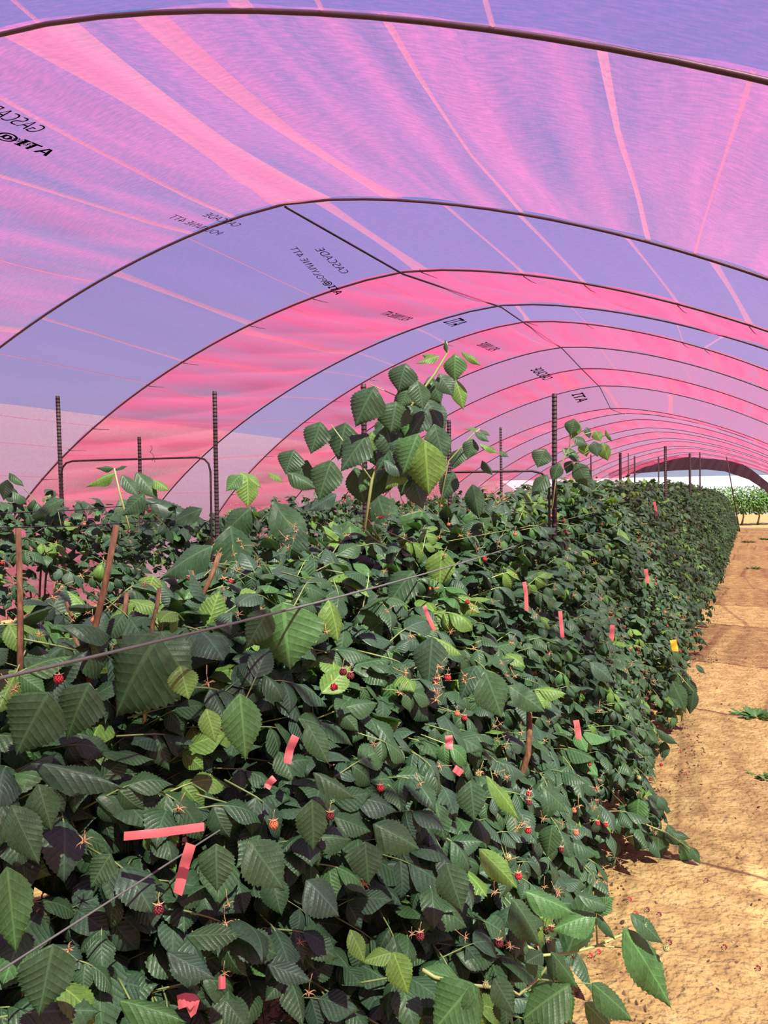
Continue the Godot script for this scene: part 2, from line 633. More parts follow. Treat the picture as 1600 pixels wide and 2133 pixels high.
const SUN_T := Vector2(0.50, 0.45)     # sun's lean to x and z per metre of height

# ------------------------------------------------------------------ ground
func make_ground() -> void:
	var soil := mat(Color.WHITE, 0.95)
	soil.albedo_texture = noise_tex(0.012, [[0.0, lin(0.20, 0.118, 0.043)], [0.38, lin(0.305, 0.195, 0.07)], [0.62, lin(0.365, 0.245, 0.09)], [1.0, lin(0.46, 0.33, 0.135)]], 1024, 21, FastNoiseLite.TYPE_SIMPLEX_SMOOTH, 7)
	soil.uv1_triplanar = true
	soil.uv1_world_triplanar = true
	soil.uv1_scale = Vector3(0.45, 0.45, 0.45)
	soil.heightmap_enabled = true
	soil.heightmap_texture = noise_tex(0.05, [], 1024, 22, FastNoiseLite.TYPE_SIMPLEX_SMOOTH, 5)
	soil.heightmap_scale = 1.9
	M["soil"] = soil
	var g := Node3D.new()
	g.name = "ground"
	add_child(g)
	g.set_meta("kind", "structure")
	g.set_meta("label", "sandy ochre soil of the path and the rows")
	var n1 := FastNoiseLite.new()
	n1.seed = 31
	n1.frequency = 1.4
	n1.fractal_octaves = 5
	var st := SurfaceTool.new()
	st.begin(Mesh.PRIMITIVE_TRIANGLES)
	st.set_smooth_group(0)
	var xs := []
	for i in 90:
		xs.append(-1.6 + i * 0.035)
	var zs := []
	var z := 0.5
	var step := 0.03
	while z > -43.0:
		zs.append(z)
		step = maxf(0.03, absf(z) * 0.009)
		z -= step
	for i in xs.size() - 1:
		for j in zs.size() - 1:
			for q in [[i, j], [i, j + 1], [i + 1, j + 1], [i, j], [i + 1, j + 1], [i + 1, j]]:
				var x: float = xs[q[0]]
				var zz: float = zs[q[1]]
				st.add_vertex(Vector3(x, ground_y(n1, x, zz), zz))
	st.generate_normals()
	st.index()
	part("path_soil", st.commit(), g, Transform3D(), soil)
	var sb := SurfaceTool.new()
	sb.begin(Mesh.PRIMITIVE_TRIANGLES)
	sb.set_smooth_group(0)
	for j in 44:
		var za := 12.0 - j * 3.0
		for q in [[-70.0, za], [-70.0, za - 3.0], [60.0, za - 3.0], [-70.0, za], [60.0, za - 3.0], [60.0, za]]:
			sb.add_vertex(Vector3(q[0], drop(q[1]) - 0.04, q[1]))
	sb.generate_normals()
	sb.index()
	part("field_soil", sb.commit(), g, Transform3D(), soil)

func ground_y(n: FastNoiseLite, x: float, z: float) -> float:
	return 0.018 * n.get_noise_2d(x, z) + 0.010 * n.get_noise_2d(x * 3.7, z * 3.7 + 50.0) - 0.004 + drop(z)

# ------------------------------------------------------------------ plants
func surface_sample(z: float, row := 0) -> Array:
	# point on the row's outline and the outward direction there
	var d := drop(z)
	if row == 1:
		var top2 := 1.56 + 0.08 * sin(z * 1.7)
		if rng.randf() < 0.6:
			var y := top2 * sqrt(rng.randf())
			return [Vector3(-2.85 - 0.3 * (y / top2) ** 2 + 0.08 * sin(z * 3.3 + y * 2.0), y + d, z), Vector3(1, 0.3, 0).normalized()]
		var w := rng.randf()
		return [Vector3(lerpf(-3.1, -4.2, w), top2 * (1.0 - 0.1 * w * w) + rng.randf_range(-0.06, 0.06) + d, z), Vector3(0.1, 1, 0).normalized()]
	var top := row_top(z)
	var s := rng.randf()
	if s < 0.62:
		var y := top * pow(rng.randf(), 0.85) * 0.98 + 0.03
		var x := row_face(y, z)
		var dx := row_face(y + 0.05, z) - x
		return [Vector3(x, y + d, z), Vector3(0.05, -dx, 0).normalized()]
	var xt := row_face(top * 0.98, z)
	var w := rng.randf()
	var x2 := lerpf(xt, -2.15, w)
	return [Vector3(x2, d + top * (1.0 - 0.12 * w * w) + rng.randf_range(-0.05, 0.09), z), Vector3(0.25 - w * 0.5, 1, 0).normalized()]

func leaf_xf(p: Vector3, out: Vector3, size: float) -> Transform3D:
	var side := Vector3(0, 0, rng.randf_range(-1.0, 1.0))
	var dir := (out * 0.9 + side + Vector3(rng.randf_range(-0.3, 0.3), rng.randf_range(-0.85, 0.05), 0)).normalized()
	var up := (Vector3(0.3, 1.0, 0.1) + out * 0.45 + Vector3(rng.randf_range(-0.5, 0.5), 0, rng.randf_range(-0.5, 0.5))).normalized()
	var b := aim(dir, up).scaled(Vector3.ONE * size)
	return Transform3D(b, p - dir * size * 0.9)

func tint() -> Color:
	# the same leaf colours, in the same shares, as the leaves built one by one
	var c: Array = LEAF_COLORS[pick_tone(0.10)]
	return Color(c[0], c[1], c[2])

func cane_mesh(h: float, lean: Vector3, r0: float) -> ArrayMesh:
	return tube_mesh([Vector3.ZERO, Vector3(lean.x * 0.3, h * 0.35, lean.z * 0.3), Vector3(lean.x * 0.6, h * 0.7, lean.z * 0.6), Vector3(lean.x, h, lean.z)], r0, r0 * 0.6, 5)

func bush(zc: float, wid: float, n_parts: int, n_more: int, label: String, group: String, row := 0) -> Node3D:
	var base := Vector3(-1.35 if row == 0 else -3.5, drop(zc), zc)
	var t := thing("raspberry_bush", label, "bush", base, group)
	if row == 0:
		bushes.append(t)
	var hi := zc > -7.5 and row == 0
	var close := zc > -3.4 and row == 0
	for k in 5:
		var lean := Vector3(rng.randf_range(-0.4, 0.02), 0, rng.randf_range(-0.25, 0.25))
		part("cane", cane_mesh(row_top(zc) * rng.randf_range(0.75, 0.98), lean, 0.009), t, Transform3D(Basis(), Vector3(rng.randf_range(-0.2, 0.2), 0, rng.randf_range(-0.2, 0.2))), M.bark)
	for k in n_parts:
		var s := surface_sample(zc + rng.randf_range(-0.5, 0.5) * wid, row)
		var p: Vector3 = s[0]
		p -= s[1] * (0.02 + minf(0.28, -log(1.0 - rng.randf() * 0.95) * 0.07))
		var upper := p.y > row_top(zc) * 0.82
		var size := rng.randf_range(0.055, 0.085)
		if rng.randf() < (0.5 if upper else 0.16):
			size = rng.randf_range(0.085, 0.125)
		if close:
			size = maxf(size, rng.randf_range(0.06, 0.11)) * 1.08
		var tone := pick_tone(0.22 if upper else 0.07)
		var v := rng.randi() % leaf_hi.size()
		var mesh: Mesh = leaf_hi[v][tone] if hi else leaf_lo[v][tone]
		var xf := leaf_xf(p, s[1], size)
		xf.origin -= base
		part("leaf", mesh, t, xf)
	if n_more > 0:
		var mm := MultiMesh.new()
		mm.transform_format = MultiMesh.TRANSFORM_3D
		mm.use_colors = true
		mm.mesh = leaf_lo[[0, 1, 2, 6][rng.randi() % 4]]["many"]
		mm.instance_count = n_more
		for k in n_more:
			var s := surface_sample(zc + rng.randf_range(-0.5, 0.5) * wid, row)
			var p: Vector3 = s[0] - s[1] * (rng.randf_range(0.0, 0.12) if n_parts < 100 else rng.randf_range(0.06, 0.45))
			var xf := leaf_xf(p, s[1], rng.randf_range(0.055, 0.095) * (1.35 if close else 1.0))
			xf.origin -= base
			mm.set_instance_transform(k, xf)
			mm.set_instance_color(k, tint())
		var o := MultiMeshInstance3D.new()
		o.name = "foliage"
		o.multimesh = mm
		o.set_meta("kind", "stuff")
		t.add_child(o, true)
	# fruit and what is left of picked fruit
	if zc > -12.0:
		for k in (7 if hi else 4):
			var s := surface_sample(zc + rng.randf_range(-0.5, 0.5) * wid, row)
			var p: Vector3 = s[0] - s[1] * rng.randf_range(-0.02, 0.06) - base
			var kind: String = ["berry", "berry", "berry_dark", "berry_orange", "berry_green"][rng.randi() % 5]
			part("raspberry", berry_mesh[kind], t, Transform3D(Basis(Vector3(0, 0, 1), rng.randf_range(-0.4, 0.4)).scaled(Vector3.ONE * rng.randf_range(0.011, 0.014)), p))
		for k in ((40 if close else 24) if hi else 12):
			var s := surface_sample(zc + rng.randf_range(-0.5, 0.5) * wid, row)
			var p: Vector3 = s[0] + s[1] * rng.randf_range(-0.02, 0.06) - base
			part("dried_calyx", calyx_mesh, t, Transform3D(Basis(Vector3(rng.randf_range(-1, 1), 0.2, rng.randf_range(-1, 1)).normalized(), rng.randf_range(0, 1.6)).scaled(Vector3.ONE * rng.randf_range(0.010, 0.015)), p))
	return t

func make_rows() -> void:
	var z := 0.0
	while z > -42.0:
		var near := z > -7.0
		var mid := z > -14.0
		var wid := 0.5 if near else 1.0
		var n_more := 420 if near else (760 if mid else 620)
		if z > -3.4:
			n_more = 650
		bush(z, wid * 1.15, 300 if near else (260 if mid else 60), n_more, "dense raspberry bush in the trellised row along the sandy path", "raspberry bushes of the row beside the path")
		z -= wid
	z = -0.6
	while z > -15.0:
		bush(z, 1.0, 170 if z > -7.0 else 40, 260 if z > -7.0 else 300, "dark raspberry bush of the back row between the near row and the film", "raspberry bushes of the back row", 1)
		z -= 0.8

func nearest_bush(p: Vector3) -> Node3D:
	var best: Node3D = bushes[0]
	for b in bushes:
		if absf(b.position.z - p.z) < absf(best.position.z - p.z):
			best = b
	return best

func at_depth(px: float, py: float, d: float) -> Vector3:
	return CAM + ray(px, py) * d

func hero_leaf(q: Array, parent: Node3D, depth: float) -> void:
	# base and tip in photo pixels, width over length, tone
	var b: Vector3
	if depth > 0.0:
		b = at_depth(q[0], q[1], depth)
	else:
		b = hit_row(q[0], q[1], rng.randf_range(0.09, 0.15))
	var dep := (cam_basis.inverse() * (b - CAM)).z * -1.0
	var tip := at_depth(q[2], q[3], dep - 0.02)
	var d := tip - b
	var to_cam := (CAM - b).normalized()
	var up := (to_cam * 0.75 + Vector3(0.15, 0.75, 0) + Vector3(rng.randf_range(-0.25, 0.25), 0, rng.randf_range(-0.25, 0.25))).normalized()
	var len := d.length() * 1.06
	var bs := aim(d, up)
	var wr: float = q[4] / 0.62
	bs = Basis(bs.x * len * wr, bs.y * len, bs.z * len)
	if parent == null:
		parent = nearest_bush(b)
	part("leaf", leaf_hi[7 if rng.randf() < 0.7 else 8][q[5]], parent, Transform3D(bs, b - parent.position))

func make_heroes() -> void:
	var L := [[330, 1325, 215, 1490, 0.85, "mid"], [320, 1318, 400, 1420, 0.6, "mid"], [100, 1445, 25, 1575, 0.8, "mid"], [185, 1425, 130, 1540, 0.75, "mid"], [590, 1258, 600, 1395, 1.0, "pale"], [560, 1270, 510, 1350, 0.6, "mid"], [685, 1252, 715, 1335, 0.6, "young"], [570, 1048, 650, 1150, 0.55, "mid"], [725, 1088, 712, 1195, 0.8, "pale"], [620, 1098, 600, 1165, 0.8, "blue"], [785, 1030, 820, 1125, 0.6, "mid"], [880, 1065, 860, 1155, 0.9, "pale"], [1000, 1060, 990, 1145, 0.7, "pale"], [920, 1148, 915, 1225, 0.7, "young"], [480, 1098, 500, 1205, 0.7, "deep"], [440, 1138, 325, 1190, 0.55, "deep"], [900, 1328, 890, 1435, 0.6, "blue"], [1010, 1400, 1052, 1495, 0.75, "mid"], [990, 1388, 955, 1455, 0.6, "blue"], [500, 1448, 515, 1585, 0.55, "pale"], [430, 1478, 450, 1545, 0.6, "young"], [375, 1388, 395, 1455, 0.8, "young"], [520, 1755, 595, 1850, 0.75, "mid"], [450, 1760, 450, 1860, 0.7, "mid"], [390, 1950, 500, 1940, 0.4, "mid"], [350, 1985, 450, 2030, 0.4, "blue"], [70, 1590, 255, 1612, 0.25, "blue"], [80, 1635, 110, 1730, 0.6, "mid"], [650, 1668, 655, 1775, 0.6, "mid"], [780, 1718, 880, 1762, 0.6, "mid"], [760, 1755, 770, 1845, 0.75, "deep"], [640, 1835, 715, 1900, 0.8, "blue"], [640, 1508, 688, 1590, 0.5, "mid"], [655, 1610, 745, 1652, 0.4, "mid"], [980, 1628, 990, 1712, 0.7, "deep"], [1015, 1618, 1092, 1705, 0.3, "young"], [1000, 1770, 1085, 1850, 0.4, "young"], [930, 1800, 965, 1905, 0.6, "deep"], [1095, 1858, 1205, 1892, 0.45, "pale"], [1070, 1875, 1140, 1970, 0.55, "mid"], [820, 1985, 855, 2075, 0.6, "young"], [815, 1985, 755, 1998, 0.55, "young"], [730, 1938, 765, 2005, 0.55, "young"], [25, 1680, 80, 1800, 0.5, "mid"], [15, 1810, 35, 1990, 0.45, "pale"], [110, 1970, 80, 2125, 0.7, "deep"], [470, 2085, 525, 2150, 0.6, "mid"], [250, 2085, 385, 2110, 0.35, "pale"], [230, 1780, 185, 1850, 0.7, "mid"], [1180, 1990, 1235, 1850, 0.4, "mid"], [560, 2010, 650, 2040, 0.4, "blue"], [320, 1200, 300, 1250, 0.9, "young"], [280, 1255, 215, 1290, 0.4, "young"], [270, 1250, 340, 1270, 0.4, "young"], [1130, 1640, 1190, 1690, 0.5, "mid"], [1060, 1430, 1140, 1480, 0.5, "mid"], [1230, 1380, 1285, 1420, 0.5, "blue"], [1370, 1660, 1395, 1690, 0.6, "deep"], [1150, 1720, 1140, 1790, 0.6, "mid"], [300, 1040, 410, 1075, 0.45, "blue"], [250, 1040, 290, 1100, 0.6, "mid"], [420, 1060, 340, 1090, 0.45, "mid"], [520, 1060, 450, 1120, 0.6, "mid"], [700, 1030, 640, 1060, 0.5, "blue"], [860, 1190, 800, 1260, 0.7, "deep"]]
	for q in L:
		hero_leaf(q, null, 0.0)
	# tall shoots that rise over the row
	var A := thing("raspberry_shoot", "tallest leafy raspberry shoot rising above the row in front of the pink film", "shoot", Vector3(at_depth(760, 1010, 2.85).x, 0, at_depth(760, 1010, 2.85).z))
	stem(A, [[760, 1100], [775, 1000], [805, 920], [860, 840], [905, 780], [932, 735], [930, 712]], 2.85, 0.006)
	stem(A, [[860, 840], [770, 800]], 2.85, 0.0025)
	stem(A, [[835, 880], [905, 850]], 2.85, 0.0025)
	stem(A, [[775, 1000], [690, 885]], 2.85, 0.003)
	stem(A, [[790, 960], [900, 900]], 2.85, 0.003)
	for q in [[915, 742, 868, 752, 0.4, "young"], [932, 735, 930, 708, 0.3, "pale"], [948, 738, 946, 790, 0.75, "pale"], [962, 733, 1003, 758, 0.3, "young"], [845, 758, 828, 812, 0.9, "deep"], [780, 806, 735, 882, 0.75, "deep"], [825, 838, 815, 898, 1.1, "mid"], [870, 795, 885, 850, 0.8, "mid"], [895, 785, 925, 835, 0.7, "deep"], [915, 780, 945, 822, 0.7, "deep"], [950, 792, 968, 850, 0.5, "young"], [885, 845, 902, 905, 0.6, "pale"], [850, 810, 815, 840, 0.6, "mid"], [668, 880, 645, 942, 0.75, "deep"], [720, 882, 700, 955, 0.8, "deep"], [612, 938, 592, 985, 1.0, "deep"], [765, 905, 705, 975, 0.7, "deep"], [835, 905, 780, 975, 0.7, "deep"], [775, 900, 760, 950, 0.6, "young"], [870, 905, 838, 985, 0.7, "pale"], [885, 920, 893, 1030, 0.65, "young"], [905, 885, 928, 965, 0.6, "deep"], [860, 960, 830, 1030, 0.7, "mid"], [640, 960, 610, 1010, 0.8, "mid"], [690, 960, 660, 1040, 0.7, "mid"], [740, 975, 760, 1050, 0.6, "mid"], [880, 740, 905, 735, 0.4, "young"], [800, 960, 850, 990, 0.5, "blue"]]:
		hero_leaf(q, A, 2.85 + rng.randf_range(-0.12, 0.08))
	for k in 34:
		var f := rng.randf()
		var cx := lerpf(860.0, 790.0, f) + rng.randf_range(-45, 60) * (0.6 + f)
		var cy := lerpf(800.0, 1010.0, f)
		hero_leaf([cx, cy, cx + rng.randf_range(-45, 45), cy + rng.randf_range(35, 70), rng.randf_range(0.55, 0.85), pick_tone(0.25)], A, 2.9 + rng.randf_range(-0.1, 0.2))
	var B := thing("raspberry_shoot", "slender leafy shoot standing up just beside the tallest steel post", "shoot", Vector3(at_depth(1150, 1000, 4.1).x, 0, at_depth(1150, 1000, 4.1).z))
	stem(B, [[1150, 1060], [1160, 985], [1185, 935], [1215, 905], [1240, 898]], 4.1, 0.004)
	stem(B, [[1185, 935], [1195, 880]], 4.1, 0.002)
	stem(B, [[1160, 985], [1250, 925]], 4.1, 0.002)
	for q in [[1196, 873, 1190, 905, 0.8, "mid"], [1205, 878, 1185, 912, 0.5, "young"], [1222, 890, 1230, 912, 0.6, "blue"], [1240, 898, 1252, 918, 0.9, "young"], [1262, 896, 1278, 918, 0.3, "young"], [1195, 912, 1225, 925, 0.7, "mid"], [1215, 922, 1222, 950, 0.8, "young"], [1238, 920, 1246, 950, 0.8, "deep"], [1255, 922, 1270, 958, 0.7, "young"], [1172, 935, 1210, 950, 0.6, "pale"], [1185, 945, 1210, 960, 0.6, "mid"], [1135, 935, 1120, 972, 0.9, "mid"], [1190, 960, 1180, 985, 0.7, "deep"], [1200, 965, 1232, 1015, 0.6, "mid"], [1165, 965, 1150, 1000, 0.6, "mid"], [1140, 990, 1105, 1030, 0.6, "mid"]]:
		hero_leaf(q, B, 4.1 + rng.randf_range(-0.1, 0.1))
	var C := thing("raspberry_shoot", "small shoot with narrow pointed leaves between the two steel bars", "shoot", Vector3(at_depth(930, 1000, 3.6).x, 0, at_depth(930, 1000, 3.6).z))
	stem(C, [[915, 1060], [935, 960], [985, 905], [1000, 893]], 3.6, 0.004)
	for q in [[995, 893, 968, 890, 0.35, "young"], [1000, 895, 1022, 905, 0.4, "mid"], [990, 900, 1020, 918, 0.4, "mid"], [985, 915, 975, 955, 0.7, "deep"], [960, 935, 940, 975, 0.7, "mid"], [1000, 925, 1040, 940, 0.4, "young"], [1040, 940, 1060, 950, 0.5, "mid"], [1005, 960, 1030, 985, 0.6, "mid"], [945, 985, 920, 1040, 0.6, "deep"], [985, 1010, 1000, 1080, 0.5, "deep"]]:
		hero_leaf(q, C, 3.6 + rng.randf_range(-0.1, 0.1))
	var D := thing("raspberry_shoot", "low shoot with fresh leaves in front of the bar with knotted twine", "shoot", Vector3(at_depth(260, 1040, 2.3).x, 0, at_depth(260, 1040, 2.3).z))
	stem(D, [[270, 1100], [250, 1030], [238, 975]], 2.3, 0.0035)
	for q in [[240, 985, 175, 1005, 0.35, "young"], [238, 975, 200, 970, 0.35, "mid"], [238, 978, 262, 968, 0.3, "mid"], [255, 990, 290, 1030, 0.5, "mid"], [285, 985, 330, 1035, 0.5, "mid"], [320, 1000, 352, 1015, 0.6, "young"], [500, 985, 545, 1010, 0.5, "young"], [500, 990, 470, 1020, 0.7, "pale"], [515, 995, 520, 1055, 0.7, "young"], [560, 985, 590, 1000, 0.4, "young"], [20, 985, 50, 1005, 0.4, "mid"], [15, 1000, 5, 1040, 0.6, "mid"], [600, 985, 660, 1010, 0.5, "mid"], [300, 1030, 250, 1070, 0.6, "deep"], [130, 1040, 60, 1070, 0.4, "deep"]]:
		hero_leaf(q, D, 2.3 + rng.randf_range(-0.15, 0.15))
	# the branch that hangs out over the path
	var E := thing("raspberry_branch", "pale green side branch with long pointed leaf and unripe fruit hanging over the sand", "branch", Vector3(at_depth(1010, 1935, 2.05).x, 0, at_depth(1010, 1935, 2.05).z))
	stem(E, [[960, 1915], [1005, 1935], [1075, 1957], [1130, 1990], [1190, 1985], [1245, 1970], [1300, 1945]], 2.15, 0.005)
	stem(E, [[1245, 1970], [1240, 1900]], 2.15, 0.003)
	stem(E, [[1245, 1970], [1310, 1975]], 2.15, 0.0025)
	for q in [[1302, 1938, 1416, 2106, 0.36, "pale"], [1315, 1905, 1388, 1962, 0.45, "mid"], [1240, 1905, 1150, 1925, 0.55, "pale"], [1240, 1900, 1275, 1870, 0.6, "pale"], [1245, 1905, 1290, 1955, 0.35, "mid"], [1205, 1865, 1280, 1890, 0.4, "mid"]]:
		hero_leaf(q, E, 2.12)
	for q in [[1342, 1932], [1388, 1977]]:
		part("raspberry", berry_mesh.berry_green, E, Transform3D(Basis().scaled(Vector3.ONE * 0.012), at_depth(q[0], q[1] - 8, 2.12) - E.position))
	var F := thing("raspberry_branch", "low arching branch with broad fresh green leaves in front of the other bushes", "branch", Vector3(at_depth(900, 2000, 1.6).x, 0, at_depth(900, 2000, 1.6).z))
	stem(F, [[880, 2020], [905, 2035], [960, 2050], [1060, 2060], [1082, 2072], [1120, 2040], [1150, 2000]], 1.6, 0.004)
	stem(F, [[1120, 2040], [1240, 2050]], 1.6, 0.0022)
	for q in [[960, 2045, 885, 2010, 0.55, "pale"], [985, 2052, 895, 2150, 0.75, "pale"], [985, 2052, 1010, 2150, 0.5, "pale"], [1030, 2040, 1075, 2115, 0.6, "mid"], [1185, 2052, 1085, 2115, 0.75, "pale"], [1160, 2040, 1200, 2140, 0.55, "pale"], [1235, 2050, 1332, 2125, 0.45, "pale"], [1220, 2090, 1285, 2150, 0.65, "young"], [1130, 1985, 1095, 2000, 0.8, "mid"], [1150, 1990, 1155, 2050, 0.4, "mid"], [1150, 1985, 1215, 2060, 0.4, "pale"], [1100, 1990, 1130, 2040, 0.6, "pale"], [1050, 2075, 1062, 2145, 0.7, "mid"]]:
		hero_leaf(q, F, 1.6 + rng.randf_range(-0.04, 0.04))
	part("raspberry", berry_mesh.berry_green, F, Transform3D(Basis().scaled(Vector3.ONE * 0.009), at_depth(1012, 2045, 1.56) - F.position))
	# tufts that spill from the foot of the row onto the sand
	for g in [[1390, 1800, 3.5, "drooping leafy branch that casts a shadow on the sand", [[1300, 1705], [1340, 1715], [1390, 1735], [1440, 1770]], [[1340, 1712, 1325, 1775, 0.6, "mid"], [1370, 1725, 1375, 1800, 0.6, "mid"], [1390, 1720, 1425, 1760, 0.7, "mid"], [1420, 1750, 1448, 1812, 0.5, "pale"], [1440, 1765, 1462, 1800, 0.5, "mid"], [1350, 1660, 1398, 1682, 0.55, "deep"], [1330, 1665, 1325, 1720, 0.7, "pale"], [1400, 1735, 1440, 1745, 0.4, "deep"]]], [1440, 1500, 5.3, "drooping leafy branch below the yellow tag", [[1370, 1380], [1410, 1400], [1445, 1440]], [[1410, 1395, 1420, 1440, 0.6, "mid"], [1430, 1415, 1450, 1470, 0.5, "deep"], [1445, 1438, 1440, 1490, 0.5, "deep"], [1450, 1385, 1472, 1402, 0.5, "deep"], [1400, 1420, 1435, 1485, 0.6, "mid"], [1380, 1440, 1425, 1475, 0.6, "mid"], [1395, 1400, 1385, 1450, 0.6, "blue"]]], [1390, 1620, 4.3, "drooping leafy branch above a patch of shaded litter", [[1310, 1490], [1350, 1510], [1385, 1545]], [[1350, 1510, 1345, 1560, 0.6, "mid"], [1370, 1520, 1418, 1545, 0.4, "deep"], [1385, 1545, 1380, 1585, 0.5, "deep"], [1360, 1530, 1390, 1570, 0.5, "mid"], [1330, 1500, 1320, 1560, 0.6, "mid"], [1365, 1550, 1350, 1590, 0.5, "deep"]]]]:
		var p := at_depth(g[4][0][0], g[4][0][1], g[2] + 0.1)
		var T := thing("raspberry_branch", g[3], "branch", Vector3(p.x, 0, p.z))
		stem(T, g[4], g[2], 0.004)
		for q in g[5]:
			hero_leaf(q, T, g[2] + rng.randf_range(-0.06, 0.06))
	# cut brown canes
	for q in [[38, 1100, 42, 1400, 0.006], [243, 1094, 190, 1345, 0.007], [264, 1235, 256, 1290, 0.006], [332, 1225, 318, 1300, 0.005], [458, 1152, 420, 1245, 0.007], [1102, 1470, 1100, 1570, 0.01]]:
		var c := hit_row(q[2], q[3], -0.05)
		var dep := (cam_basis.inverse() * (c - CAM)).z * -1.0
		var a := at_depth(q[0], q[1], dep + 0.03)
		var b := nearest_bush(a)
		var foot := Vector3(c.x - 0.25, drop(c.z), c.z - 0.1)
		part("cut_cane", tube_mesh([foot - b.position, c - b.position, a.lerp(c, 0.5) - b.position + Vector3(0.003, 0, 0), a - b.position], q[4] * 1.1, q[4], 7), b, Transform3D(), M.bark)
	# fruit that the photograph shows one by one
	for q in [[122, 1415, "berry"], [715, 1400, "berry_dark"], [730, 1408, "berry_dark"], [908, 1420, "berry_dark"], [933, 1412, "berry"], [1010, 1165, "berry"], [1177, 1107, "berry"], [1174, 1085, "berry"], [1073, 1113, "berry_orange"], [570, 1718, "berry_orange"], [1102, 1672, "berry_dark"], [1100, 1730, "berry"], [1245, 1715, "berry"], [1262, 1718, "berry"], [1080, 1825, "berry"], [330, 1895, "berry_dark"], [688, 1700, "berry_dark"], [1170, 1770, "berry_dark"], [1200, 1735, "berry_orange"], [1150, 1935, "berry_dark"], [875, 1950, "berry_dark"], [1040, 1965, "berry_dark"]]:
		var p := hit_row(q[0], q[1], 0.09)
		var b := nearest_bush(p)
		part("raspberry", berry_mesh[q[2]], b, Transform3D(Basis().scaled(Vector3.ONE * 0.0135), p - b.position + Vector3(0, 0.01, 0)))

func stem(t: Node3D, px: Array, depth: float, r: float) -> void:
	var pts := []
	for q in px:
		pts.append(at_depth(q[0], q[1], depth) - t.position)
	part("stem", tube_mesh(pts, r, r * 0.6, 6), t, Transform3D(), M.stem_young)

func ribbon(px: Array, wid: float, label: String, m: Material) -> void:
	# limp strip of tape: centre line in photo pixels, where it hangs on the leaves
	var p0 := hit_row(px[0][0], px[0][1], 0.10)
	var dep := (cam_basis.inverse() * (p0 - CAM)).z * -1.0
	var pts := []
	for q in px:
		pts.append(at_depth(q[0], q[1], dep) - p0)
	var st := SurfaceTool.new()
	st.begin(Mesh.PRIMITIVE_TRIANGLES)
	st.set_smooth_group(0)
	var to_cam := (CAM - p0).normalized()
	var n := 8
	var last := []
	for i in n + 1:
		var f := float(i) / n * (pts.size() - 1)
		var k := mini(int(f), pts.size() - 2)
		var c: Vector3 = pts[k].lerp(pts[k + 1], f - k)
		var d: Vector3 = (pts[k + 1] - pts[k]).normalized()
		var side := d.cross(to_cam + Vector3(0.5 * sin(f * 2.0), 0.2, 0.3)).normalized() * wid * 0.4
		var bulge := to_cam * 0.004 * sin(f * 4.0)
		var cur := [c - side + bulge, c + to_cam * 0.002 + bulge, c + side + bulge]
		if i > 0:
			for e in 2:
				for v in [last[e], cur[e], cur[e + 1], last[e], cur[e + 1], last[e + 1]]:
					st.add_vertex(v)
		last = cur
	st.generate_normals()
	single("marking_tape", label, "tape", st.commit(), Transform3D(Basis(), p0), m)

func make_ribbons() -> void:
	var P: Material = M.tape
	for q in [[[[884, 1262], [888, 1275], [905, 1313]], 0.016, "short pink tape curling down beside two dark red berries"], [[[1092, 1212], [1096, 1235], [1097, 1272]], 0.02, "pink tape hanging straight down left of the dark post's foot"], [[[1167, 1273], [1169, 1300], [1172, 1328]], 0.02, "pink tape with a torn lower end just right of the dark post's foot"], [[[1345, 1185], [1348, 1200], [1349, 1215]], 0.03, "narrow pink tape high on the bushes of the middle row face"], [[[1276, 1302], [1275, 1318], [1273, 1335]], 0.03, "pink tape on the bush face near the yellow tag"], [[[1200, 1500], [1204, 1520], [1206, 1540]], 0.028, "wide bent pink tape low beside a withered brown cane"], [[[616, 1533], [604, 1560], [598, 1590]], 0.022, "pink tape tilted under the lower trellis wire"], [[[572, 1620], [560, 1632], [556, 1642]], 0.018, "tiny pink tape end peeping out between leaves"], [[[258, 1742], [330, 1735], [425, 1722]], 0.018, "long pink tape lying level across dried calyxes"], [[[398, 1758], [385, 1800], [370, 1862]], 0.024, "longest pink tape hanging slantwise below the level one"], [[[370, 2088], [395, 2080], [408, 2095], [392, 2108]], 0.026, "pink tape curled into a loop round a green stem"], [[[455, 2048], [470, 2046]], 0.024, "short pink tape corner behind a rolled leaf"], [[[935, 1532], [936, 1545], [935, 1560]], 0.024, "pink tape half behind a round leaf in deep shade"], [[[946, 1600], [955, 1606], [962, 1612]], 0.022, "small pink tape scrap under a brownish leaf"], [[[1363, 1045], [1366, 1060], [1368, 1075]], 0.03, "pink tape near the top of the row by a slim post"]]:
		ribbon(q[0], q[1], q[2], P)
	ribbon([[1402, 1333], [1405, 1345], [1407, 1357]], 0.05, "single yellow tag on the bushes close to the path", M.yellow)

# ------------------------------------------------------------------ trellis
func post(top: Vector3, r: float, label: String, lean := Vector3.ZERO) -> void:
	var base := Vector3(top.x, 0, top.z) - lean
	var h := top.y
	var n := int(h / 0.022)
	var pts := []
	for i in n + 1:
		pts.append(lean * (float(i) / n) + Vector3(0, h * i / n, 0))
	# ribbed bar: rings stand proud every couple of centimetres
	var st := SurfaceTool.new()
	st.begin(Mesh.PRIMITIVE_TRIANGLES)
	st.set_smooth_group(0)
	tube(st, [pts[0], pts[-1]], r, r, 8)
	for i in range(n / 3, n):
		var a: Vector3 = pts[i]
		tube(st, [a, a + Vector3(0, 0.009, 0)], r * 1.09, r * 1.09, 8)
	st.generate_normals()
	st.index()
	single("trellis_post", label, "post", st.commit(), Transform3D(Basis(), base), M.rust, "ribbed steel trellis posts")

